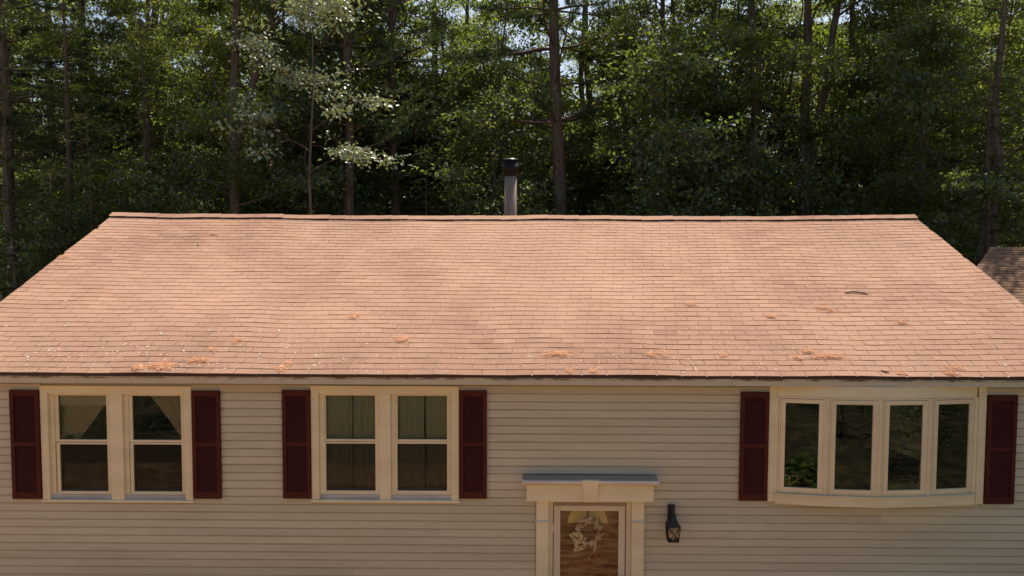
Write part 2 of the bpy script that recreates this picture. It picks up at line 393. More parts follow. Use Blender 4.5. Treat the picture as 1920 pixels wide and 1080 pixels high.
# ridge vent and cap pieces
mb = MB()
for i in range(60):
    x0 = XL - .005 + (XR - XL + .01) * i / 60; x1 = XL - .005 + (XR - XL + .01) * (i + 1) / 60
    q = []
    for xx in (x0, x1): q.append([rp(xx, SL - .12, .003), rp(xx, SL - .12, .020), rp(xx, SL + .005, .026)])
    mb.add([q[0][0], q[1][0], q[1][1], q[0][1], q[1][2], q[0][2]], [(0, 1, 2, 3), (3, 2, 4, 5)])
hp(mb, 'ridge_vent', mat('shadow-black vent', (.015, .012, .012), .9)[0], roof)  # vent strip blackened to carry the shadow gap under the caps
x = XL - .03; i = 0
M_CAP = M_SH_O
while x < XR - .02:
    e = min(x + .31, XR + .02); mb = MB(); hl = .030 + rng.uniform(-.004, .004); hr = hl + .004 + rng.uniform(0, .003); dy = rng.uniform(-.006, .006)
    P = []
    for xx, hh in ((x, hl), (e, hr)):
        a = Vector(rp(xx, SL - .150 + dy, hh - .007)); c = Vector(rp(xx, SL, hh + .002)); d = Vector((xx, 2 * YR - a.y, a.z))
        P.append([a, c, d, a + Vector((0, -.002, .0065)), c + Vector((0, 0, .0075)), d + Vector((0, .002, .0065))])
    vs = P[0] + P[1]
    fs = [(0, 6, 9, 3), (3, 9, 10, 4), (4, 10, 11, 5), (5, 11, 8, 2), (1, 7, 6, 0), (2, 8, 7, 1), (0, 3, 4, 1), (1, 4, 5, 2), (7, 10, 9, 6), (8, 11, 10, 7)]
    hp(mb.add(vs, fs), 'ridge_cap', M_CAP, roof); x += .285; i += 1
# eave: drip edge, fascia in two steps, rake boards, soffit
hp(MB().box(XL + .01, XR - .01, .006, .02, -.040, -.004), 'drip_edge', mat('brown drip edge', (.055, .03, .022), .5)[0], roof)
fx = [XL + .02, -5.55, -2.9, -.2, 2.62, 5.3, XR - .02]
for a, c in zip(fx[:-1], fx[1:]):
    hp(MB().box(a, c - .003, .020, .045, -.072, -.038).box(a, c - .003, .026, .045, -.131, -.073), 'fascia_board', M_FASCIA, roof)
hp(MB().box(XL + .02, XR - .02, .046, WY + .01, -.128, -.118), 'soffit', M_TRIM, roof)
for xx in (XL, XR - .03):
    hp(MB().prismx([(.05, -.13), (.05, -.03), (YR, ZR - .035), (2 * YR - .02, -.03), (2 * YR - .02, -.13), (YR, ZR - .14)], xx + .005, xx + .025), 'rake_board', M_FASCIA, roof)
# white beads standing for sunlit drip-edge glints in the eave slots (right half)
mb = MB()
for sx_ in slots:
    if sx_ > .05 and rng.random() < .93:
        p = rp(sx_, -.003, .004); r = rng.uniform(.006, .009)
        mb.lathe([(.001, -r), (r * .8, -r * .6), (r, 0), (r * .8, r * .6), (.001, r)], 7, p)
tag(hp(mb, 'slot_glint', mat('white slot glint', (.85, .85, .85), .4)[0], roof), kind='stuff')
# stove pipe behind the ridge
PX, PY = -.147, 5.7; zb = 1.6
pipe = hp(MB().lathe([(.117, zb), (.117, 2.93), (.0, 2.93)], 32, (PX, PY, 0)), 'stove_pipe', None)
m, t, b = mat('galvanised pipe', (.26, .205, .16), .65, .0)
c = mix(t, (.26, .205, .16), (.14, .10, .075), ramp(t, noise(t, geo_pos(t, (18, 18, .8)), 1.2, 5, .6), [(.42, g(0)), (.7, g(.8))]))
t.links.new(c, b.inputs['Base Color']); pipe.data.materials.clear(); pipe.data.materials.append(m)
mblk = mat('sooty black steel', (.010, .0095, .009), .6, .0, .2)[0]
hp(MB().lathe([(.119, 2.905), (.135, 2.915), (.135, 2.97), (.150, 2.975), (.150, 3.045), (.158, 3.05), (.160, 3.085), (.150, 3.09), (.150, 3.2), (.0, 3.2)], 32, (PX, PY, 0)), 'cap_body', mblk, pipe)
hp(MB().lathe([(.160, 3.205), (.165, 3.212), (.158, 3.224), (.11, 3.243), (.05, 3.252), (.0, 3.254)], 32, (PX, PY, 0)), 'rain_cap', mat('dark cap steel', (.05, .05, .052), .3, .6)[0], pipe)
hp(MB().lathe([(.117, 2.13), (.125, 2.135), (.20, 1.98)], 32, (PX, PY, 0)), 'storm_collar', mblk, pipe)
hp(MB().box(PX - .018, PX + .010, PY - .141, PY - .136, 2.99, 3.022), 'cap_square', mat('pale square', (.75, .62, .45), .5)[0], pipe)  # small pale square on the cap front

# ---------------------------------------------------------------- double hung windows
def window(name_z, cas, mull, panes, sillz):
    x0, x1, z0, z1 = cas
    y = WY - .028
    mb = MB().box(x0, x0 + .095, y, WY + .05, z0 + .03, z1).box(x1 - .095, x1, y, WY + .05, z0 + .03, z1)
    mb.box(x0 + .095, x1 - .095, y, WY + .05, z1 - .10, z1)
    mb.box(mull[0], mull[1], y + .002, WY + .05, z0 + .03, z1 - .10)
    w = hp(mb, 'window', M_TRIM, None, .004)
    hp(MB().box(x0 - .012, x1 + .012, WY - .042, WY + .05, z0, z0 + .03), 'sill', M_TRIM, w, .004)
    for (a, c) in ((x0 + .095, mull[0]), (mull[1], x1 - .095)):
        # jamb liner stepping back, then two sashes, the upper one proud of the lower screen frame
        hp(MB().box(a, c, WY + .001, WY + .05, z0 + .03, z0 + .085), 'sill', M_SILL, w)
        hp(MB().frame(a, c, z0 + .085, z1 - .10, .058, WY + .012, WY + .06, .02, .03), 'jamb', M_TRIM, w, .003)
    for (ux0, ux1, uz0, uz1), (lx0, lx1, lz0, lz1) in panes:
        f = .048
        hp(MB().frame(ux0 - f, ux1 + f, uz0 - .03, uz1 + f, f, WY + .026, WY + .055, .03, f), 'sash', M_FRAME, w, .003)
        hp(MB().frame(lx0 - .042, lx1 + .042, lz0 - .045, lz1 + .022, .042, WY + .018, WY + .06, .045, .022), 'sash', M_FRAME, w, .003)
        hp(MB().box(ux0, ux1, WY + .043, WY + .047, uz0, uz1), 'glass_pane', M_GLASS, w)
        hp(MB().box(lx0, lx1, WY + .052, WY + .056, lz0, lz1), 'glass_pane', M_GLASS, w)
        hp(MB().box(lx0, lx1, WY + .028, WY + .029, lz0, lz1), 'insect_screen', M_SCREEN, w)
        hp(MB().box(lx0, lx1, WY + .045, WY + .051, lz0, lz0 + .028), 'sash_rail', mat('grey rail', (.16, .14, .15), .5)[0], w)
    return w
window('w1', (-5.975, -4.073, -1.668, -.19), (-5.105, -4.945),
       [((-5.775, -5.145, -.885, -.318), (-5.768, -5.138, -1.543, -.943)), ((-4.842, -4.214, -.885, -.316), (-4.838, -4.21, -1.543, -.94))], -1.6)
window('w2', (-2.577, -.729, -1.65, -.174), (-1.725, -1.583),
       [((-2.403, -1.778, -.86, -.297), (-2.405, -1.777, -1.516, -.916)), ((-1.503, -.878, -.86, -.295), (-1.507, -.876, -1.514, -.914))], -1.6)
# shutters: frame plus joined louvres
def shutter(x0, x1, z0, z1):
    y0, y1 = WY - .050, WY - .012; w = .05; zm = z0 + (z1 - z0) * .505
    mb = MB().box(x0, x0 + w, y0, y1, z0, z1).box(x1 - w, x1, y0, y1, z0, z1)
    for a, c in ((z0, z0 + .085), (zm - .025, zm + .025), (z1 - .075, z1)): mb.box(x0 + w, x1 - w, y0, y1, a, c)
    s = hp(mb, 'shutter', M_SHUT, None, .003)
    mb = MB().box(x0 + w, x1 - w, WY - .026, WY - .019, z0 + .085, z1 - .075)
    for a, c in ((z0 + .085, zm - .025), (zm + .025, z1 - .075)):
        n = int((c - a) / .030); d = (c - a) / n
        for i in range(n):
            z = a + d * i
            mb.hexa([(x0 + w, y0 + .006, z + .002), (x1 - w, y0 + .006, z + .002), (x1 - w, y0 + .012, z + .002), (x0 + w, y0 + .012, z + .002),
                     (x0 + w, y1 - .010, z + d), (x1 - w, y1 - .010, z + d), (x1 - w, y1 - .006, z + d), (x0 + w, y1 - .006, z + d)])
    tag(hp(mb, 'louvre', M_SHUT, s), kind='stuff')
for a in ((-6.346, -5.982, -1.627, -.244), (-4.066, -3.712, -1.611, -.243), (-2.935, -2.586, -1.602, -.232), (-.722, -.38, -1.59, -.226), (2.772, 3.122, -1.596, -.226), (5.825, 6.187, -1.62, -.251)):
    shutter(*a)

# ---------------------------------------------------------------- bow window
BP = [(3.225, .150), (3.812, .052), (4.448, .004), (5.072, .052), (5.69, .150)]
def offs(poly, d): # push the bow line outwards (towards -Y)
    return [(x + (x - 4.457) * d * .3, y - d) for x, y in poly]
def bow_slab(z0, z1, d0, yb):
    pts = offs(BP, d0); return MB().prism([(pts[0][0], yb)] + pts + [(pts[-1][0], yb)], z0, z1)
mb = bow_slab(-1.628, -1.508, .022, WY + .05)
bay = hp(mb, 'bow_window', M_TRIM, None, .004)
hp(bow_slab(-1.506, -1.492, .040, WY + .05), 'sill', M_FRAME, bay, .003)
hp(bow_slab(-.275, -.134, .003, WY + .05), 'head_board', M_TRIM, bay, .003)
hp(MB().box(3.128, 3.222, WY - .032, WY + .05, -1.607, -.132), 'casing', M_TRIM, bay, .004)
hp(MB().box(5.716, 5.813, WY - .032, WY + .05, -1.625, -.132), 'casing', M_TRIM, bay, .004)
for (x, y) in BP:
    hp(MB().lathe([(.027, -1.49), (.027, -.276)], 8, (x, y + .012, 0)), 'mullion_post', M_FRAME, bay)
for (p0, p1) in zip(BP[:-1], BP[1:]):
    a, c = Vector((*p0, 0)), Vector((*p1, 0)); d = (c - a); L = d.length; d.normalize(); nrm = Vector((d.y, -d.x, 0))
    if nrm.y > 0: nrm = -nrm
    mw = Matrix((d, -nrm, Vector((0, 0, 1)))).transposed().to_4x4(); mw.translation = a
    def put(mb, name, m, bev=0):
        for i, v in enumerate(mb.v): mb.v[i] = tuple(mw @ Vector(v))
        return hp(mb, name, m, bay, bev)
    put(MB().frame(.024, L - .024, -1.49, -.277, .022, -.004, .04), 'sash', M_FRAME, .003)
    put(MB().frame(.048, L - .048, -1.466, -.303, .052, -.012, .03), 'sash', M_FRAME, .004)
    put(MB().box(.1, L - .1, .010, .014, -1.414, -.355), 'glass_pane', M_GLASSB)
hp(MB().prism([(3.26, WY + .06)] + [(x, y + .06) for x, y in BP[1:4]] + [(5.66, WY + .06)], -1.49, -1.47), 'seat_board', M_INNER, bay)

# ---------------------------------------------------------------- entrance
sur = hp(MB().box(.394, .452, WY - .01, WY + .12, -3.74, -1.62).box(1.377, 1.434, WY - .01, WY + .12, -3.74, -1.62).box(.452, 1.377, WY - .01, WY + .12, -1.64, -1.60), 'door_surround', M_TRIM, None, .003)
for a, c in ((.240, .394), (1.434, 1.588)):
    hp(MB().box(a, c, WY - .075, WY + .01, -3.74, -1.585), 'pilaster', M_TRIM, sur, .004)
    hp(MB().box(a - .014, c + .014, WY - .09, WY + .01, -1.872, -1.850), 'pilaster_band', M_CAPM, sur, .003)
hp(MB().box(.118, 1.690, WY - .145, WY + .01, -1.587, -1.382), 'header', M_TRIM, sur, .004)
hp(MB().prismx([(WY, -1.383), (WY - .150, -1.383), (WY - .165, -1.372), (WY - .192, -1.352), (WY - .20, -1.35), (WY, -1.35)], .07, 1.738), 'crown_moulding', M_TRIM, sur)
hp(MB().box(.058, 1.75, WY - .207, WY + .01, -1.349, -1.306), 'header_cap', M_CAPM, sur, .005)
hp(MB().prismx([(WY + .01, -1.305), (WY - .19, -1.305), (WY + .01, -1.288)], .075, 1.735), 'flashing', M_GREYM, sur)
mb = MB()
mb.hexa([(.825, WY - .165, -1.586), (.985, WY - .165, -1.586), (.985, WY - .145, -1.586), (.825, WY - .145, -1.586), (.800, WY - .214, -1.303), (1.005, WY - .214, -1.303), (1.005, WY - .145, -1.303), (.800, WY - .145, -1.303)])
hp(mb, 'keystone', M_TRIM, sur, .004)
sd = hp(MB().frame(.462, 1.368, -3.72, -1.690, .085, WY + .03, WY + .07, .2, .075), 'storm_door', M_DOORW, None, .005)
hp(MB().box(.547, 1.283, WY + .047, WY + .052, -3.52, -1.765), 'glass_pane', M_GLASSD, sd)
hp(MB().box(.43, 1.39, WY - .005, WY + .06, -1.688, -1.642), 'door_closer_bar', M_GREYM, sd, .004)
for z in (-1.98, -2.85): hp(MB().box(.453, .466, WY + .018, WY + .034, z - .045, z + .045), 'hinge', M_DOORW, sd)
hp(MB().box(1.312, 1.345, WY + .012, WY + .03, -2.72, -2.60).tube([(1.328, WY + .01, -2.62), (1.328, WY - .03, -2.62), (1.27, WY - .035, -2.62)], .009, 8), 'door_handle', M_BLACK, sd)
M_DOORB = weathered('brown front door', (.17, .055, .022), (.10, .03, .012), .6, .5)
fd = hp(MB().box(.46, 1.37, WY + .17, WY + .21, -3.72, -1.64), 'front_door', M_DOORB)
for a, c in ((.56, .86), (.96, 1.27)): hp(MB().frame(a, c, -3.5, -2.75, .03, WY + .158, WY + .169), 'door_panel', M_DOORB, fd)
cxf, czf, rf = .905, -1.965, .255
pts = [(cxf + rf * math.cos(PI * i / 20), czf + rf * math.sin(PI * i / 20)) for i in range(21)]
for sgn in (0, 1):
    pp = [(x, z) for x, z in pts if (x > cxf + .016 if sgn == 0 else x < cxf - .016)]
    e = cxf + .016 if sgn == 0 else cxf - .016
    pp = ([(e, czf)] + pp + [(e, czf + rf)]) if sgn == 0 else ([(e, czf + rf)] + pp + [(e, czf)])
    n = len(pp); mb = MB().add([(x, WY + .160, z) for x, z in pp] + [(x, WY + .169, z) for x, z in pp], [tuple(range(n)), tuple(range(2 * n - 1, n - 1, -1))] + [(i, n + i, n + (i + 1) % n, (i + 1) % n) for i in range(n)])
    hp(mb, 'fanlight', mat('yellowed fanlight', (.95, .78, .30), .5)[0], fd)

# ---------------------------------------------------------------- things on the front
def tm(o): return o
lamp = tag(empty('wall_lantern', (1.93, WY, -1.95)), 'black iron coach lantern hanging from a curved bracket right of the door', 'lantern')
def lp(mb, name, m, parent=None, bev=0): return mb.build(name, m, parent or lamp, bev)
# local coordinates: x right, y towards wall (+), z up; wall at y=0
blk = lp(MB().box(-.10, .095, -.03, -.012, -.06, .15), 'mounting_block', M_SIDING, None, .004)
lp(MB().box(-.045, .045, -.045, -.03, .02, .30).box(-.03, .03, -.055, -.045, .04, .28), 'back_plate', M_BLACK, None, .004)
lp(MB().tube([(0, -.05, .24), (0, -.075, .285), (0, -.11, .30), (0, -.145, .285), (0, -.155, .24), (0, -.155, .20)], [.020, .022, .022, .021, .018, .016], 8), 'bracket', M_BLACK)
lp(MB().lathe([(.012, .215), (.035, .205), (.038, .16), (.05, .15), (.055, .125), (.03, .12)], 12, (0, -.155, 0)), 'lantern_top', M_BLACK)
CY = -.155
def ring(mb, hw0, z0, hw1, z1):
    mb.hexa([(-hw0, CY - hw0, z0), (hw0, CY - hw0, z0), (hw0, CY + hw0, z0), (-hw0, CY + hw0, z0), (-hw1, CY - hw1, z1), (hw1, CY - hw1, z1), (hw1, CY + hw1, z1), (-hw1, CY + hw1, z1)]); return mb
lp(ring(ring(MB(), .085, .075, .08, .088), .078, .089, .045, .135), 'lantern_roof', M_BLACK)
mb = MB(); t0, t1, zb0, zt0 = .062, .076, -.105, .072
for sx in (-1, 1):
    for sy in (-1, 1): mb.tube([(sx * t0, CY + sy * t0, zb0), (sx * t1, CY + sy * t1, zt0)], .006, 6)
for (ax, ay) in ((0, -1), (0, 1), (1, 0), (-1, 0)):
    for s in (-1, 1):
        if ay: mb.tube([(-s * t0, CY + ay * t0, zb0), (s * t1, CY + ay * t1, zt0)], .0032, 5)
        else: mb.tube([(ax * t0, CY - s * t0, zb0), (ax * t1, CY + s * t1, zt0)], .0032, 5)
ring(mb, .066, -.118, .066, -.105)
lp(mb, 'cage', M_BLACK)
mb = MB()
for (ax, ay) in ((0, -1), (0, 1), (1, 0), (-1, 0)):
    e0, e1 = t0 - .006, t1 - .006
    if ay: q = [(-e0, CY + ay * e0, zb0), (e0, CY + ay * e0, zb0), (e1, CY + ay * e1, zt0), (-e1, CY + ay * e1, zt0)]
    else: q = [(ax * e0, CY - e0, zb0), (ax * e0, CY + e0, zb0), (ax * e1, CY + e1, zt0), (ax * e1, CY - e1, zt0)]
    mb.add(q, [(0, 1, 2, 3)])
lp(mb, 'lantern_glass', glass_mat('lantern glass', 1.5, .9))
lp(MB().lathe([(.016, -.10), (.016, -.03), (.0, -.028)], 10, (0, CY, 0)), 'candle', mat('cream candle', (.75, .62, .45), .5)[0])

# wreath on the front door
WC = (.915, WY + .10, -2.045)
wr = tag(empty('wreath', WC), 'round wreath of pale pink and white flowers hanging on the front door', 'wreath')
r = random.Random(5); mb = MB()
mb.tube([(.135 * math.cos(2 * PI * i / 24), 0, .135 * math.sin(2 * PI * i / 24)) for i in range(25)], .018, 6, False)
for i in range(170):
    a = r.uniform(0, 2 * PI); rr = .145 + r.gauss(0, .026); p = Vector((rr * math.cos(a), r.uniform(-.025, .02), rr * math.sin(a)))
    d = Vector((r.gauss(0, 1), r.gauss(0, .6), r.gauss(0, 1))).normalized() * r.uniform(.03, .065); mb.tube([p, p + d], [.003, .0015], 3)
mb.build('twig_ring', mat('brown twigs', (.09, .045, .03), .9)[0], wr)
fm = [mat('petal ' + n, c, .8)[0] for n, c in (('white', (.85, .78, .70)), ('pink', (.62, .34, .32)), ('grey', (.55, .53, .52)), ('green', (.16, .18, .10)))]
for i in range(70):
    a = 2 * PI * i / 70 + r.uniform(-.06, .06); rr = .146 + r.gauss(0, .024)
    p = Vector((rr * math.cos(a), -.03 + r.uniform(-.012, .012), rr * math.sin(a))); mb = MB(); ph = r.uniform(0, 2); s = r.uniform(.018, .032)
    for k in range(5):
        w = ph + 2 * PI * k / 5; d = Vector((math.cos(w), -.35, math.sin(w))) * s; q = Vector((-math.sin(w), 0, math.cos(w))) * s * .45
        mb.add([p, p + d * .6 + q, p + d, p + d * .6 - q], [(0, 1, 2, 3)])
    mb.build('flower', fm[r.choice((0, 0, 1, 1, 2, 3))], wr)
mrib = mat('coral ribbon', (.55, .20, .12), .7)[0]; mribw = mat('white ribbon', (.72, .62, .50), .7)[0]
def ribbon(pts, w, m):
    vs = []; fs = []
    for i, (x, y, z) in enumerate(pts): vs += [(x - w, y, z), (x + w, y - .004, z + .004)]
    for i in range(len(pts) - 1): fs.append((2 * i, 2 * i + 1, 2 * i + 3, 2 * i + 2))
    o = MB().add(vs, fs).build('ribbon', m, wr); md = o.modifiers.new('thick', 'SOLIDIFY'); md.thickness = .002
ribbon([(.075, -.035, -.14), (.08, -.045, -.19), (.068, -.04, -.235), (.075, -.035, -.26)], .013, mribw)
ribbon([(.07, -.04, -.24), (.078, -.045, -.29), (.10, -.04, -.33), (.135, -.035, -.36)], .008, mrib)
ribbon([(.065, -.04, -.25), (.02, -.045, -.29), (-.01, -.04, -.325), (.02, -.035, -.36)], .006, mribw)
ribbon([(.06, -.04, -.215), (.03, -.045, -.205), (-.02, -.04, -.21)], .006, mrib)
# cream cut-out letter B hung on the wreath, tilted
ltr = tag(empty('letter_sign', (.775, WY + .056, -2.165)), 'cream cut-out serif letter B with dark marks, tilted against the wreath', 'letter'); ltr.rotation_euler = (0, R(-17), 0)
cu = bpy.data.curves.new('letter_b', 'CURVE'); cu.dimensions = '2D'; cu.fill_mode = 'BOTH'; cu.extrude = .007
def poly(pts):
    s = cu.splines.new('POLY'); s.points.add(len(pts) - 1); s.use_cyclic_u = True
    for p_, (x, y) in zip(s.points, pts): p_.co = (x, y, 0, 1)
def arc(cx, cy, rx, ry, a0, a1, n=8): return [(cx + rx * math.cos(R(a0 + (a1 - a0) * i / n)), cy + ry * math.sin(R(a0 + (a1 - a0) * i / n))) for i in range(n + 1)]
poly([(-.085, -.118), (.03, -.118)] + arc(.03, -.058, .062, .06, -90, 80) + arc(.022, .06, .058, .058, -60, 90) + [(-.085, .118), (-.085, .078), (-.058, .078), (-.058, -.078), (-.085, -.078)])
poly(arc(.012, .040, .030, .022, 0, 360, 14)[:-1]); poly(arc(.020, -.050, .034, .022, 0, 360, 14)[:-1])
co = bpy.data.objects.new('tmp', cu); COL.objects.link(co); dg = bpy.context.evaluated_depsgraph_get()
me = bpy.data.meshes.new_from_object(co.evaluated_get(dg)); bpy.data.objects.remove(co)
me.materials.clear(); me.materials.append(mat('cream letter paint', (.90, .80, .52), .6)[0])
lo = link(bpy.data.objects.new('letter_body', me), ltr); lo.rotation_euler = (PI / 2, 0, 0)
mb = MB()
for (x, z, a, w) in ((-.035, .082, -50, .022), (-.022, .062, 40, .02), (.038, .082, 70, .022), (-.045, .005, 75, .024), (.03, -.004, 0, .028), (-.03, -.092, 10, .022), (-.012, -.082, 60, .012), (.052, -.085, 60, .018), (.04, -.095, 20, .012)):
    dx, dz = math.cos(R(a)) * w, math.sin(R(a)) * w; px, pz = -math.sin(R(a)) * .005, math.cos(R(a)) * .005
    mb.add([(x - dx - px, -.0085, z - dz - pz), (x + dx - px, -.0085, z + dz - pz), (x + dx + px, -.0085, z + dz + pz), (x - dx + px, -.0085, z - dz + pz)], [(0, 1, 2, 3)])
mb.build('dark_marks', mat('dark brown marks', (.035, .02, .012), .8)[0], ltr)

# curtains and blind behind the two double windows
def curtain(pts_fn, name, label, m, nu=28, nv=10, cat='curtain'):
    vs = []; fs = []
    for j in range(nv + 1):
        for i in range(nu + 1): vs.append(pts_fn(i / nu, j / nv))
    for j in range(nv):
        for i in range(nu): a = j * (nu + 1) + i; fs.append((a, a + 1, a + nu + 2, a + nu + 1))
    o = MB().add(vs, fs, True).build(name, m); tag(o, label, cat); return o
def swag(xt0, xt1, xb0, xb1, zt, zb, y):
    def f(u, v):
        k = v ** .8; a = xt0 + (xb0 - xt0) * k; c = xt1 + (xb1 - xt1) * (v ** 1.1)
        return (a + (c - a) * u, y + .018 * math.sin(u * 26 + 2 * v) + .01 * math.sin(u * 11), zt + (zb - zt) * (v * (1 - .12 * math.sin(PI * u))))
    return f
y = WY + .13
curtain(swag(-5.82, -5.12, -5.82, -5.60, -.25, -.93, y), 'curtain', 'tan swag curtain tied back to the left in the leftmost double window', M_TAN)
curtain(swag(-4.78, -4.18, -4.30, -4.18, -.25, -.86, y), 'curtain', 'tan swag curtain tied back to the right in the leftmost double window', M_TAN)
o = MB().box(-5.83, -5.09, WY + .075, WY + .08, -.46, -.22).build('roller_blind', M_BLIND); tag(o, 'cream roller blind pulled partly down behind the leftmost window pane', 'blind')
def sheer(x0, x1, ph):
    def f(u, v): return (x0 + (x1 - x0) * u + .004 * math.sin(9 * v + ph), WY + .10 + .015 * math.sin(u * 34 + ph) + .008 * math.sin(u * 13 + 3 * v), -.22 - 1.42 * v)
    return f
curtain(sheer(-2.50, -2.092, 0), 'curtain', 'sheer pale curtain left of the gap in the left half of the middle window', M_SHEER)
curtain(sheer(-2.076, -1.70, 1), 'curtain', 'sheer pale curtain right of the gap in the left half of the middle window', M_SHEER)
curtain(sheer(-1.58, -1.175, 2), 'curtain', 'sheer pale curtain left of the gap in the right half of the middle window', M_SHEER)
curtain(sheer(-1.155, -.80, 3), 'curtain', 'sheer pale curtain right of the gap in the right half of the middle window', M_SHEER)

# ---------------------------------------------------------------- litter on the roof
def needle_clump(x, s, n, rx, rs, seed):
    r = np.random.RandomState(seed); V = []; F = []
    for i in range(n):
        px, ps = r.normal(0, rx), r.normal(0, rs); a = r.uniform(0, PI); l = r.uniform(.03, .055); h0 = .010 + abs(r.normal(0, .008)); bend = r.normal(0, .3)
        c = [(px - math.cos(a) * l, ps - math.sin(a) * l, h0), (px, ps, h0 + .004), (px + math.cos(a + bend) * l, ps + math.sin(a + bend) * l, h0 + r.uniform(-.004, .006))]
        wx, ws = -math.sin(a) * .0016, math.cos(a) * .0016; b0 = len(V)
        for q in c: V += [rp(x + q[0] - wx, s + q[1] - ws, q[2]), rp(x + q[0] + wx, s + q[1] + ws, q[2] + .001)]
        F += [(b0, b0 + 1, b0 + 3, b0 + 2), (b0 + 2, b0 + 3, b0 + 5, b0 + 4)]
    mb = MB(); o0 = Vector(rp(x, s)); mb.v = [tuple(Vector(v) - o0) for v in V]; mb.f = F; mb.sm = [False] * len(F); return mb, o0
m, t, b = mat('dry orange needles', (.42, .17, .07), .8)
t.links.new(ramp(t, N(t, 'ShaderNodeNewGeometry').outputs['Random Per Island'], [(0, (.42, .15, .06)), (.5, (.66, .28, .12)), (1, (.80, .48, .28))]), b.inputs['Base Color']); M_NEEDLE = m
CL = [(-4.41, .14, 300, .09, .05, 'largest orange pine needle clump, at the eave above the leftmost window'),
 (-4.69, .09, 70, .06, .03, 'thin scatter of orange needles just left of the largest eave clump'),
 (-4.03, .29, 170, .08, .03, 'flat orange needle clump on the roof above the right maroon shutter of the leftmost window'),
 (-3.93, .55, 30, .04, .03, 'faint pale needle tuft just above the flat clump near the left eave'),
 (-3.68, .77, 60, .03, .05, 'small upright tan needle tuft six courses up, right of the leftmost window'),
 (-2.93, .13, 55, .03, .05, 'small needle tuft at the eave over the left shutter of the middle window'),
 (-2.87, .26, 40, .02, .025, 'tiny red-orange needle knot on the second course above the middle window'),
 (-2.29, 1.46, 75, .045, .06, 'round orange needle clump high on the roof above the middle window'),
 (-1.52, .83, 110, .06, .04, 'orange needle clump in mid slope above the right pane of the middle window'),
 (.52, .456, 210, .10, .035, 'dense orange needle clump left of the door line, on the lower courses'),
 (.64, .075, 35, .03, .025, 'left one of two little needle tufts on the eave above the door'),
 (.93, .075, 40, .03, .025, 'right one of two little needle tufts on the eave above the door'),
 (1.70, .47, 75, .045, .035, 'orange needle tuft above the wall lantern, left of a paler one'),
 (1.86, .50, 70, .03, .06, 'pale needle tuft standing right beside the tuft above the wall lantern'),
 (2.62, .49, 50, .035, .035, 'thin brown needle tuft above the left shutter of the bow window'),
 (2.47, 1.86, 70, .05, .03, 'flat reddish needle clump highest up on the roof right of the door'),
 (3.53, 1.49, 60, .04, .025, 'small dark red needle clump in mid slope above the left sash of the bow window'),
 (4.33, 1.78, 70, .05, .03, 'upper half of the split needle clump in mid slope above the bow window'),
 (4.42, 1.70, 40, .03, .02, 'dark lower half of the split needle clump in mid slope above the bow window'),
 (5.27, 1.33, 80, .05, .035, 'round pale needle nest on the right part of the roof'),
 (3.72, .575, 80, .05, .03, 'needle tuft just up left of the longest orange clump over the bow window'),
 (3.95, .44, 260, .13, .03, 'longest orange needle clump over the bow window'),
 (3.56, .42, 45, .035, .03, 'small tuft just down left of the longest orange clump over the bow window'),
 (5.40, .20, 75, .07, .03, 'wispy needle scatter above the right sash of the bow window'),
 (5.30, .07, 80, .05, .03, 'needle tuft on the last course at the eave near the right maroon shutter'),
 (4.72, .07, 40, .04, .025, 'thin needle tuft on the last course over the third sash of the bow window'),
 (-7.34, 3.40, 60, .05, .05, 'needle tuft beside the left rake, halfway up the roof')]
for i, (x, s, n, rx, rs, lab) in enumerate(CL):
    mb, o0 = needle_clump(x, s, int(n * .75), rx * .85, rs * .85, 100 + i); o = mb.build('needle_clump', M_NEEDLE); o.location = o0
    tag(o, lab, 'pine needles', 'clumps of fallen pine needles on the roof')
# twigs
for (x, s, pts, rad, lab) in ((5.0, 2.25, [(-.17, -.01, .012), (-.06, .02, .02), (.03, 0, .022), (.10, -.02, .02), (.16, -.055, .012)], .011, 'curled brown strip of bark lying high on the right part of the roof'),
                              (-5.39, 3.95, [(-.03, .06, .01), (0, 0, .014), (.03, -.05, .008)], .005, 'short dark twig upright on the upper left of the roof'),
                              (-5.27, 4.36, [(-.07, 0, .01), (0, .01, .014), (.07, .0, .008)], .006, 'dark twig lying level just below the ridge at the left'),
                              (4.52, .10, [(-.04, .03, .012), (.0, 0, .016), (.04, -.02, .012)], .010, 'stubby black twig at the eave above the bow window')):
    o0 = Vector(rp(x, s)); o = MB().tube([Vector(rp(x + a, s + c, h)) - o0 for a, c, h in pts], [rad * .6] + [rad] * (len(pts) - 2) + [rad * .4], 6).build('twig', mat('dark twig', (.09, .04, .025), .9)[0]); o.location = o0
    tag(o, lab, 'twig')
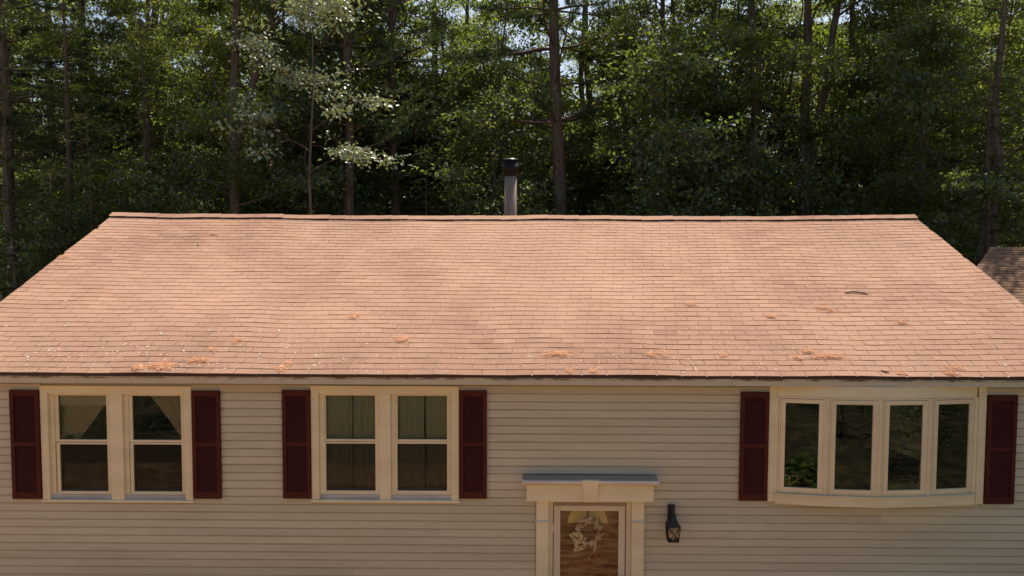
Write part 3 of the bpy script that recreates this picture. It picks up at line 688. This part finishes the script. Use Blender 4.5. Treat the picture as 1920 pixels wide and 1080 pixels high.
# loose needles and lichen flecks, too many to count
r = np.random.RandomState(3); mbn = MB()
for i in range(420):
    x = r.uniform(XL + .2, XR - .2); s = abs(r.normal(0, 1.0)) + .03
    if s > 4.9: continue
    a = r.uniform(0, PI) if r.rand() < .4 else r.normal(1.4, .35); l = r.uniform(.02, .05); dx, ds = math.cos(a) * l, math.sin(a) * l; wx, ws = -math.sin(a) * .0022, math.cos(a) * .0022
    if s - abs(ds) < 0: continue
    mbn.add([rp(x - dx - wx, s - ds - ws, .0105), rp(x - dx + wx, s - ds + ws, .0105), rp(x + dx + wx, s + ds + ws, .013), rp(x + dx - wx, s + ds - ws, .013)], [(0, 1, 2, 3)])
tag(mbn.build('loose_needles', mat('pale dry needles', (.66, .42, .25), .8)[0]), 'loose pale pine needles strewn over the roof shingles', 'pine needles', kind='stuff')
mbl = MB()
for i in range(400):
    left = r.rand() < .87
    x = r.uniform(-7.3, -1.6) if left else r.uniform(-1.6, 7.0); s = abs(r.normal(0, .72 if left else .3)) + .02
    if s > 3: continue
    if left and x > -6.2 + 3.5 * 1 and s > 1: continue
    rad = r.uniform(.003, .0095) * (1.7 if r.rand() < .12 else 1); k = 6; ph = r.uniform(0, 6)
    vs = [rp(x + rad * r.uniform(.6, 1.5) * math.cos(ph + 2 * PI * j / k), max(.001, s + rad * r.uniform(.6, 1.4) * math.sin(ph + 2 * PI * j / k)), .0105) for j in range(k)]
    mbl.add(vs + [rp(x, s, .0135)], [(j, (j + 1) % k, k) for j in range(k)])
tag(mbl.build('lichen_flecks', mat('white lichen', (.80, .76, .68), .85)[0]), 'white lichen flecks dotting the lower left roof shingles', 'lichen', kind='stuff')

# ---------------------------------------------------------------- neighbouring shed roof at the right
shed = tag(empty('shed', (10.58, 8.0, GZ)), 'brown shingled outbuilding roof in dappled shade behind the right end of the house', 'shed')
shed.rotation_euler[2] = R(-45)
zr = 1.55 - GZ; LS, WS, ps = 7.0, 3.7, R(22)   # local: ridge along +x, front slope falls to -y
mb = MB().prismx([(-WS * math.cos(ps) + .25, 0), (WS * math.cos(ps) - .25, 0), (WS * math.cos(ps) - .25, zr - WS * math.sin(ps) + .02), (0, zr - .12), (-WS * math.cos(ps) + .25, zr - WS * math.sin(ps) + .02)], .2, LS - .2)
mb.build('wall', M_SIDING, shed)
mb = MB()
for sg in (-1, 1): mb.prismx([(0, zr - .02), (sg * WS * math.cos(ps), zr - .02 - WS * math.sin(ps)), (sg * WS * math.cos(ps), zr - .08 - WS * math.sin(ps)), (0, zr - .08)], 0, LS)
srf = mb.build('roof', M_DECK, shed)
def srp(x, s, h): return (x, -(s * math.cos(ps)) - h * math.sin(ps), zr - s * math.sin(ps) + h * math.cos(ps))
sv = []; sf = []
for n in range(29):
    x = -.02 + (n % 2) * .15 - .3
    while x < LS:
        a = max(x, -.02); c = min(x + .298, LS + .02); x += .305
        if c - a < .03: continue
        s1 = WS - n * EXP; s0 = max(s1 - EXP - .015, .0); b0 = len(sv); j = rng.uniform(0, .003)
        sv += [srp(a, s1, -.012), srp(c, s1, -.012), srp(c, s1, -.002 + j), srp(a, s1, -.002 + j), srp(c, s0, -.010), srp(a, s0, -.010)]
        sf += [(b0, b0 + 1, b0 + 2, b0 + 3), (b0 + 3, b0 + 2, b0 + 4, b0 + 5)]
mb = MB(); mb.v = sv; mb.f = sf; mb.sm = [False] * len(sf); tag(mb.build('shingle', M_SHED, srf), kind='stuff')
mb = MB().prismx([(-.13, zr - .06), (-.13, zr - .045), (0, zr + .012), (.13, zr - .045), (.13, zr - .06), (0, zr - .003)], -.03, LS + .03); mb.build('ridge_cap', M_SHED, srf)

# ---------------------------------------------------------------- trees
def leaves(P, D, Nn, L, Wd, fold=.18):    # kites: base P, direction D, normal Nn
    D = D / np.linalg.norm(D, axis=1, keepdims=True); Sd = np.cross(Nn, D); Sd /= np.linalg.norm(Sd, axis=1, keepdims=True) + 1e-9
    U = np.cross(D, Sd); L = L[:, None]; Wd = Wd[:, None]
    V = np.stack([P, P + D * L * .45 + Sd * Wd * .5 + U * Wd * fold, P + D * L, P + D * L * .45 - Sd * Wd * .5 + U * Wd * fold], 1).reshape(-1, 3)
    i = np.arange(len(P))[:, None] * 4; F = np.concatenate([i + [0, 1, 2], i + [0, 2, 3]], 1).reshape(-1, 3); return V, F
def polyline(r, p, d, l, n, up=.0, wob=.15):
    pts = [np.array(p, float)]; d = np.array(d, float)
    for i in range(n):
        d = d + r.normal(0, wob, 3) + np.array([0, 0, up]); d /= np.linalg.norm(d); pts.append(pts[-1] + d * l / n)
    return pts
def at(pts, t):
    k = t * (len(pts) - 1); i = min(int(k), len(pts) - 2); return pts[i] + (pts[i + 1] - pts[i]) * (k - i), pts[i + 1] - pts[i]
def trunk_path(r, h, lean, wob, n=10):
    pts = [np.array([0, 0, -.3])]; off = np.zeros(2)
    for i in range(1, n + 1):
        off = off + r.normal(0, wob, 2); u = i / n; pts.append(np.array([lean[0] * h * u + off[0], lean[1] * h * u + off[1], h * u]))
    return pts
class Proto: pass
def oak(seed, h=20, r0=.2, base=.22, spread=4.2, nl=20, dens=1.0, leafm=None, lean=(0, 0), leaf=.145, fork=None, wob=.10, per=44):
    r = np.random.RandomState(seed); mb = MB(); P = []; D = []; Nn = []
    stems = [trunk_path(r, h, lean, wob)]
    if fork:
        z, dx, dy = fork; p, _ = at(stems[0], z / h); n = 7
        st = [p]; 
        for i in range(1, n + 1): st.append(p + np.array([dx * (i / n) ** .85 * (h - z), dy * i / n * (h - z), (h - z) * .92 * i / n]) + np.append(r.normal(0, .06, 2), 0))
        stems.append(st)
    for k, st in enumerate(stems):
        n = len(st); rr = [(r0 if k == 0 else r0 * .72) * max(.10, (1 - i / (n - 1)) ** .62 * .95 + .05) * 1.08 for i in range(n)]
        if k == 0: rr[0] *= 1.25
        mb.tube(st, rr, 9)
        for i in range(nl if k == 0 else nl // 2):
            t_ = base + (1 - base) * (i + r.uniform(0, .8)) / (nl if k == 0 else nl // 2); t_ = min(t_, .98)
            p, _ = at(st, t_); az = i * 2.4 + r.uniform(-.5, .5); el = r.uniform(.05, .6) + .5 * t_ ** 2
            u = (t_ - base) / (1 - base); ln = spread * (.55 + .65 * math.sin(PI * min(1, .15 + u * .8))) * r.uniform(.7, 1.15)
            lb = polyline(r, p, [math.cos(az) * math.cos(el), math.sin(az) * math.cos(el), math.sin(el)], ln, 6, .02, .16)
            rb = .26 * r0 * (1 - .5 * u); mb.tube(lb, [rb * (1 - j / 7.5) for j in range(7)], 5, False)
            for j in range(int(8 * ln / 4) + 3):
                tt = r.uniform(.28, 1.0); q, dd = at(lb, tt); dd = dd / np.linalg.norm(dd)
                sd = np.cross(dd, [0, 0, 1]); sd /= np.linalg.norm(sd) + 1e-6
                d2 = dd * r.uniform(.2, .9) + sd * r.choice([-1, 1]) * r.uniform(.4, 1) + np.array([0, 0, r.uniform(-.25, .4)])
                l2 = r.uniform(.5, 1.5); sb = polyline(r, q, d2, l2, 4, 0, .2); mb.tube(sb, [.016, .013, .010, .007, .004], 3, False)
                for c in range(3):
                    if r.rand() > dens: continue
                    cp_, _ = at(sb, (.4, .72, 1)[c])
                    if h > 15 and cp_[2] > 14.0 and r.rand() < .32: continue
                    m_ = int(per * r.uniform(.4, 1.3)); rad = r.uniform(.16, .36)
                    g_ = r.normal(0, 1, (m_, 3)) * [rad, rad, rad * .36]; P.append(cp_ + g_)
                    o_ = g_.copy(); o_[:, 2] = r.normal(-.12, .25, m_); D.append(o_ + r.normal(0, .16, (m_, 3)))
                    nn = r.normal(0, .55, (m_, 3)); nn[:, 2] += 1; Nn.append(nn)
    P = np.concatenate(P); D = np.concatenate(D); Nn = np.concatenate(Nn); L = r.uniform(.75, 1.25, len(P)) * leaf
    V, F = leaves(P, D, Nn, L, L * r.uniform(.5, .75, len(P)))
    o = Proto(); o.trunk = mb.mesh('trunk', M_BARK); o.crown = npmesh('crown', V, F, leafm or M_OAK); return o
def hemlock(seed, h=14, r0=.16, base=.12, spread=2.9, nb=85, lean=(0, 0)):
    r = np.random.RandomState(seed); mb = MB(); st = trunk_path(r, h, lean, .04); n = len(st)
    mb.tube(st, [r0 * max(.06, 1 - i / (n - 1)) for i in range(n)], 8); P = []; D = []; Nn = []
    for i in range(nb):
        t_ = base + (1 - base) * (i + r.rand()) / nb; t_ = min(t_, .985); p, _ = at(st, t_); az = i * 2.4 + r.uniform(-.4, .4)
        ln = (spread * (1 - t_) ** .75 + .35) * r.uniform(.6, 1.1); lb = polyline(r, p, [math.cos(az), math.sin(az), .22], ln, 6, -.085, .06)
        mb.tube(lb, [.018 * (1 - j / 8) for j in range(7)], 3, False)
        m = int(ln * 11)
        for j in range(m):
            tt = r.uniform(.12, 1); q, dd = at(lb, tt); dd = dd / np.linalg.norm(dd); sd = np.cross(dd, [0, 0, 1]); sd /= np.linalg.norm(sd) + 1e-6
            l2 = r.uniform(.2, .55) * (1.15 - .6 * tt); sgn = r.choice([-1, 1]); d2 = dd * .65 + sd * sgn * .8 + np.array([0, 0, -.18 + r.normal(0, .1)]); d2 /= np.linalg.norm(d2)
            k = max(3, int(l2 / .055)); u = np.linspace(.05, 1, k)[:, None]; base_ = q + d2 * l2 * u + np.array([0, 0, -.12]) * (u * l2) ** 1.0
            s2 = np.cross(d2, [0, 0, 1]); s2 /= np.linalg.norm(s2) + 1e-6
            for sg in (-1, 1):
                P.append(base_); D.append(np.tile(d2 * .75 + s2 * sg * .75, (k, 1)) + r.normal(0, .12, (k, 3))); nn = r.normal(0, .22, (k, 3)); nn[:, 2] += 1; Nn.append(nn)
    P = np.concatenate(P); D = np.concatenate(D); Nn = np.concatenate(Nn); L = r.uniform(.09, .16, len(P)); V, F = leaves(P, D, Nn, L, L * .36, .05)
    o = Proto(); o.trunk = mb.mesh('trunk', M_BARKP); o.crown = npmesh('crown', V, F, M_HEM); return o
def pine(seed, h=22, r0=.24, base=.36, spread=3.6, nw=13, lean=(0, 0)):
    r = np.random.RandomState(seed); mb = MB(); st = trunk_path(r, h, lean, .05); n = len(st)
    mb.tube(st, [1.05 * r0 * max(.08, (1 - .95 * i / (n - 1)) ** .75) for i in range(n)], 10); P = []; D = []; Nn = []
    for i in range(22):                     # dead snags on the clear bole
        p, _ = at(st, r.uniform(.12, .55)); az = r.uniform(0, 6.28); lb = polyline(r, p, [math.cos(az), math.sin(az), r.uniform(-.2, .15)], r.uniform(.5, 2.2), 4, 0, .13); mb.tube(lb, [.02, .016, .012, .008, .004], 4, False)
    for w in range(nw):
        t_ = base + (1 - base) * (w + .3) / nw; p0, _ = at(st, t_)
        for k in range(5):
            az = k * 1.257 + w * .7 + r.uniform(-.3, .3); ln = spread * (1.05 - .75 * ((t_ - base) / (1 - base)) ** 1.3) * r.uniform(.65, 1.1)
            lb = polyline(r, p0, [math.cos(az), math.sin(az), r.uniform(-.05, .25)], ln, 6, .035, .10); mb.tube(lb, [.045 * (1 - j / 7.5) for j in range(7)], 4, False)
            for j in range(int(ln * 7)):
                tt = r.uniform(.3, 1); q, dd = at(lb, tt); dd = dd / np.linalg.norm(dd); sd = np.cross(dd, [0, 0, 1]); d2 = dd * .8 + sd * r.choice([-1, 1]) * r.uniform(.2, 1) + np.array([0, 0, r.uniform(0, .35)])
                l2 = r.uniform(.25, .7); d2 /= np.linalg.norm(d2)
                for c in range(4):
                    cc = q + d2 * l2 * (.25 + .25 * c); m_ = 15; P.append(np.tile(cc, (m_, 1)) + r.normal(0, .015, (m_, 3))); dd_ = r.normal(0, .75, (m_, 3)) + d2 * .9; D.append(dd_); Nn.append(r.normal(0, 1, (m_, 3)))
    P = np.concatenate(P); D = np.concatenate(D); Nn = np.concatenate(Nn); L = r.uniform(.10, .17, len(P)); V, F = leaves(P, D, Nn, L, np.full(len(P), .016), 0)
    o = Proto(); o.trunk = mb.mesh('trunk', M_BARKP); o.crown = npmesh('crown', V, F, M_PINE); return o

PRO = {'oakA': oak(1, 20, .19), 'oakB': oak(2, 19, .17, .25, 4.0, 16), 'oakC': oak(3, 21, .2, .3, 4.6, 18),
       'fork': oak(4, 20, .19, .30, 3.8, 15, lean=(.02, 0), fork=(8.0, .20, .03)), 'forklow': oak(14, 20, .21, .28, 3.8, 16, lean=(.035, 0), fork=(7.2, .12, -.02)),
       'hemA': hemlock(5, 14), 'hemB': hemlock(6, 12, .14, .08, 3.1, 80), 'hemC': hemlock(7, 17, .19, .15, 3.3, 100),
       'pineA': pine(8, 22), 'pineB': pine(9, 21, .22, .42),
       'sapA': oak(10, 7, .05, .15, 1.9, 15, 1, M_SAP, leaf=.135, per=26), 'sapB': oak(11, 9, .06, .2, 2.0, 16, 1, M_SAP, leaf=.135, per=26), 'sapC': oak(12, 5, .04, .1, 1.7, 13, 1, M_SAP, leaf=.12, per=26),
       'bush': oak(15, 13, .10, .06, 3.0, 30, 1, None, leaf=.16, per=36), 'bushB': oak(16, 11, .09, .06, 2.8, 28, 1, M_SAP, leaf=.15, per=36),
       'slim': oak(17, 17, .095, .48, 2.4, 12, 1, None, leaf=.14, wob=.16, lean=(.02, 0), per=36),
       'pale': oak(13, 12.5, .055, .62, 1.9, 9, .5, M_GLARE, leaf=.125, per=62)}
KIND = {'o': 'oak_tree', 'f': 'oak_tree', 'h': 'hemlock_tree', 'p': 'pine_tree', 's': 'sapling', 'b': 'bushy_tree'}
def tree(kind, x, y, sc=1, rz=0, label='', group=None, cat='tree', name=None, sz=None, z=GZ):
    p = PRO[kind]; e = empty(name or KIND[kind[0]], (x, y, z), rz); e.scale = (sc, sc, sz or sc)
    tag(e, label, cat, group)
    link(bpy.data.objects.new('trunk', p.trunk), e); link(bpy.data.objects.new('crown', p.crown), e); return e
def px(pxx, y): return (y + 9.36) * ((pxx - 960) / 1447.4 - .0076)   # metres along x for a photo column at depth y
# trunks one can tell apart, left to right (column at ridge height, depth)
FR = [('pineA', 30, 18.5, 1.0, 1, 'stout pine trunk at the far left edge with level branches'),
 ('hemC', 130, 15.5, .92, 0, 'tall dark hemlock filling the far left beside the roof corner'),
 ('hemA', 275, 15.0, .9, 2, 'dense hemlock directly behind the left end of the ridge'),
 ('hemB', 20, 13.5, .85, 3, 'low hemlock at the left edge below the pine'),
 ('oakB', 300, 21.0, .95, 1, 'slim oak trunk behind the left hemlocks'),
 ('fork', 442, 15.6, 1.0, 0, 'oak with grey forked trunk standing over the left third of the ridge'),
 ('oakA', 557, 18.0, .9, 4, 'dark oak trunk half hidden under pale leaves left of the straight trunk'),
 ('pineB', 651, 16.5, .92, 2, 'straight bare pine trunk rising from ridge to picture top left of centre'),
 ('oakB', 692, 21.5, .7, 5, 'thin pole-like trunk just right of the straight pine'),
 ('pineA', 735, 19.5, .95, 3, 'dark pine with drooping boughs left of the stove pipe'),
 ('oakC', 828, 22.0, .72, 0, 'thin dark trunk between the drooping pine and the stove pipe'),
 ('hemA', 800, 17.0, .62, 1, 'small hemlock just left of the stove pipe'),
 ('pineA', 1048, 17.5, 1.15, 2, 'thick tall pine trunk right of the stove pipe beside the sky gap'),
 ('hemB', 1150, 16.0, .66, 5, 'short hemlock right of the thick pine trunk'),
 ('oakA', 1362, 20.5, .85, 2, 'narrow dark trunk left of its reddish neighbour on the right of centre'),
 ('oakC', 1392, 17.2, .95, 1, 'reddish brown oak trunk right of centre with leaves down its side'),
 ('forklow', 1497, 17.0, 1.0, 0, 'oak dividing into two leaning stems above the right part of the ridge'),
 ('oakB', 1560, 18.6, 1.0, 3, 'upright oak trunk just right of the leaning double stem'),
 ('oakA', 1722, 17.2, .95, 5, 'mottled oak trunk at the right end of the ridge'),
 ('oakB', 1782, 20.0, .6, 4, 'thin pale trunk between two thicker ones at right'),
 ('slim', 1610, 19.5, .9, 0, 'slender pale trunk right of the upright trunk'),
 ('slim', 1690, 18.6, .9, 0, 'slender trunk leaning just left of the mottled oak'),
 ('slim', 1825, 18.8, .9, 0, 'slender trunk over the left end of the shed roof'),
 ('slim', 1445, 19.0, .9, 0, 'slender trunk just left of the leaning double stem'),
 ('slim', 1300, 18.4, 1.0, 0, 'slender trunk in the middle of the right half'),
 ('slim', 905, 19.2, .9, 0, 'slender trunk just left of the stove pipe'),
 ('slim', 620, 19.4, 1.0, 0, 'slender trunk close left of the straight pine'),
 ('slim', 500, 18.2, 1.0, 0, 'slender trunk between the forked oak and the dark one'),
 ('hemB', 1800, 15.0, .55, 2, 'low dark hemlock between the ridge end and the shed'),
 ('oakA', 1925, 19.0, .9, 1, 'oak at the far right edge above the shed roof'),
 ('hemA', 1925, 16.0, .6, 4, 'low hemlock behind the shed at the right edge'),
 ('oakC', 1240, 20.0, .9, 3, 'leafy oak in the middle of the right half with hidden trunk'),
 ('oakB', 1640, 21.0, .9, 0, 'leafy oak between the upright trunk and the ridge end'),
 ('oakC', 170, 21.5, .95, 4, 'leafy oak behind the tall hemlock at far left')]
for k, pc, y, sc, rz, lab in FR:
    rot = 0 if k in ('fork', 'forklow') else rz
    tree(k, px(pc, y), y, sc, rot, lab, None, 'tree', 'slender_tree' if k == 'slim' else None)
for k, x, y, sc, lab in (('oakB', 13.3, 12.4, .8, 'tall oak close behind the shed roof'), ('hemB', 12.0, 10.6, .9, 'hemlock leaning over the back of the shed'), ('oakC', 16.6, 11.6, .72, 'oak shading the shed roof from behind'), ('oakA', 13.2, 13.4, .75, 'oak behind the shed at the far right'), ('hemA', 18.3, 9.5, .75, 'hemlock shading the right end of the shed')):
    tree(k, x, y, sc, 1, lab)
for k, pc, y, sc, lab in (('bush', 1005, 27, .92, 'bushy tree low under the sky gap'), ('bushB', 1085, 25, .8, 'bushy tree right behind the thick pine trunk'), ('bush', 965, 24, .74, 'bushy tree behind the stove pipe'),
                      ('oakC', 1256, 24, 1.0, 'broad oak closing the gap in the middle of the right half'), ('oakC', 640, 23, 1.02, 'broad oak closing the gap behind the straight pine'), ('oakB', 560, 25, 1.05, 'oak deep behind the pale-leaved young oak'),
                      ('bush', 1190, 22, .95, 'bushy tree behind the short hemlock'), ('oakA', 860, 26, 1.0, 'oak left of the sky gap')):
    tree(k, px(pc, y), y, sc, 2.2, lab)
# pale sunlit sprays of a young oak at left of centre
e = tree('pale', px(563, 10.9), 10.9, .93, .4, 'young oak with pale glinting leaves left of the straight pine trunk')
for k, (pc, y, sc, kk) in enumerate(((300, 25.5, 1.15, 'oakC'), (120, 26.5, 1.1, 'oakA'), (480, 27.5, 1.15, 'oakC'), (700, 26, 1.15, 'oakA'), (820, 28, 1.12, 'oakC'), (1130, 27, 1.15, 'oakA'), (1330, 26, 1.15, 'oakC'), (1650, 26, 1.15, 'oakC'), (-40, 25, 1.1, 'oakC'), (1960, 25, 1.1, 'oakC'))):
    tree(kk, px(pc, y), y, sc, .9 * k, 'tall leafy oak closing the wood behind the front trunks', 'tall oaks closing the wood')
for pc, y, sc, kk, lab in (
                        (90, 12.8, .62, 'hemB', 'low dark hemlock beside the left rake'), (170, 13.4, .66, 'hemA', 'dark hemlock right beside the upper left rake')):
    tree(kk, px(pc, y), y, sc, pc * .01, lab, None, *(('sapling', 'sapling') if kk[0] == 's' else ('tree',)))
# understory saplings
r = random.Random(21)
i = 0
for k in range(42):
    y = r.uniform(13.8, 24); pc = 15 + (k + r.uniform(.1, .9)) * 1900 / 42
    tree(r.choice(['sapA', 'sapB', 'sapC', 'sapA']), px(pc, y), y, r.uniform(.8, 1.25), r.uniform(0, 6), 'leafy sapling in the understory behind the roof ridge', 'saplings under the trees behind the house', 'sapling')
# the wood behind
for row, (y0, n) in enumerate(((24.5, 15), (29, 18), (34, 22), (40, 26), (47, 30), (55, 34))):
    for k in range(n):
        y = y0 + r.uniform(-1.8, 1.8); pc = -120 + (k + r.uniform(0, 1)) * 2160 / n
        low = 930 < pc < 1075
        if low:
            tree(r.choice(['hemB', 'sapB', 'sapB']), px(pc, y), y, r.uniform(.85, 1.05), r.uniform(0, 6), 'low tree deep in the wood under the sky gap', 'low trees under the sky gap')
            continue
        kd = r.choice(['oakA', 'oakB', 'oakC', 'bush', 'bushB', 'hemC', 'pineA', 'hemA', 'bush'])
        tree(kd, px(pc, y), y, r.uniform(.82, 1.1), r.uniform(0, 6), {'o': 'leafy tree in the deep wood behind the front trunks', 'b': 'bushy leaf-to-ground tree in the deep wood behind the front trunks', 'h': 'dark hemlock in the deep wood behind the front trunks', 'p': 'pine in the deep wood behind the front trunks'}[kd[0]], 'trees of the deep wood')
# trees across the front yard and a leafy plant in the bed, mirrored in the windows
for k in range(13):
    x = -30 + k * 5 + r.uniform(-1.5, 1.5); y = -29 + r.uniform(-3, 3)
    tree(r.choice(['oakA', 'oakB', 'oakC', 'hemC']), x, y, r.uniform(.85, 1.05), r.uniform(0, 6), 'tree across the front yard mirrored in the windows', 'trees across the front yard')
for k, x, y, sc, lab in (('sapC', -4.4, -11.0, .55, 'shrub in the front yard mirrored in the left half of the middle window'), ('sapC', -2.6, -11.6, .55, 'shrub in the front yard mirrored in the right half of the middle window'),
                      ('sapA', 7.2, -12.5, .6, 'small tree in the front yard mirrored in the second bow window sash'), ('sapA', 9.6, -10.2, .6, 'small tree in the front yard mirrored in the third bow window sash'), ('sapA', 11.2, -6.6, .6, 'small tree in the side yard mirrored in the rightmost bow window sash'), ('sapB', 5.2, -15.5, .5, 'small tree in the front yard mirrored high in the bow window'), ('sapC', -10.6, -11.5, .5, 'shrub in the front yard mirrored in the leftmost double window')):
    tree(k, x, y, sc, .5, lab, None, 'shrub', 'shrub')
for (x, y, lab) in ((3.85, -7.1, 'bright leafy plant in the bark bed mirrored in the left bow window sash'), (4.5, -7.9, 'second leafy plant beside the first one mirrored in the bow window')):
    r2 = np.random.RandomState(int(x * 10)); n = 240; a = r2.uniform(0, 2 * PI, n); rad = r2.uniform(.05, .55, n)
    P = np.stack([rad * np.cos(a), rad * np.sin(a), .75 - rad * .6 + r2.normal(0, .08, n)], 1); D = np.stack([np.cos(a), np.sin(a), r2.normal(-.1, .3, n)], 1); Nn = r2.normal(0, .4, (n, 3)); Nn[:, 2] += 1
    V, F = leaves(P, D, Nn, r2.uniform(.15, .28, n), r2.uniform(.09, .15, n)); e = tag(empty('hosta_plant', (x, y, GZ)), lab, 'plant')
    np_obj('leaf_clump', V, F, M_HOSTA, e)
    mb = MB()
    for q in range(18): w = q * .35; mb.tube([(0.02 * math.cos(w), .02 * math.sin(w), 0), (.2 * math.cos(w), .2 * math.sin(w), .5)], [.01, .006], 4)
    mb.build('stems', M_HOSTA, e)
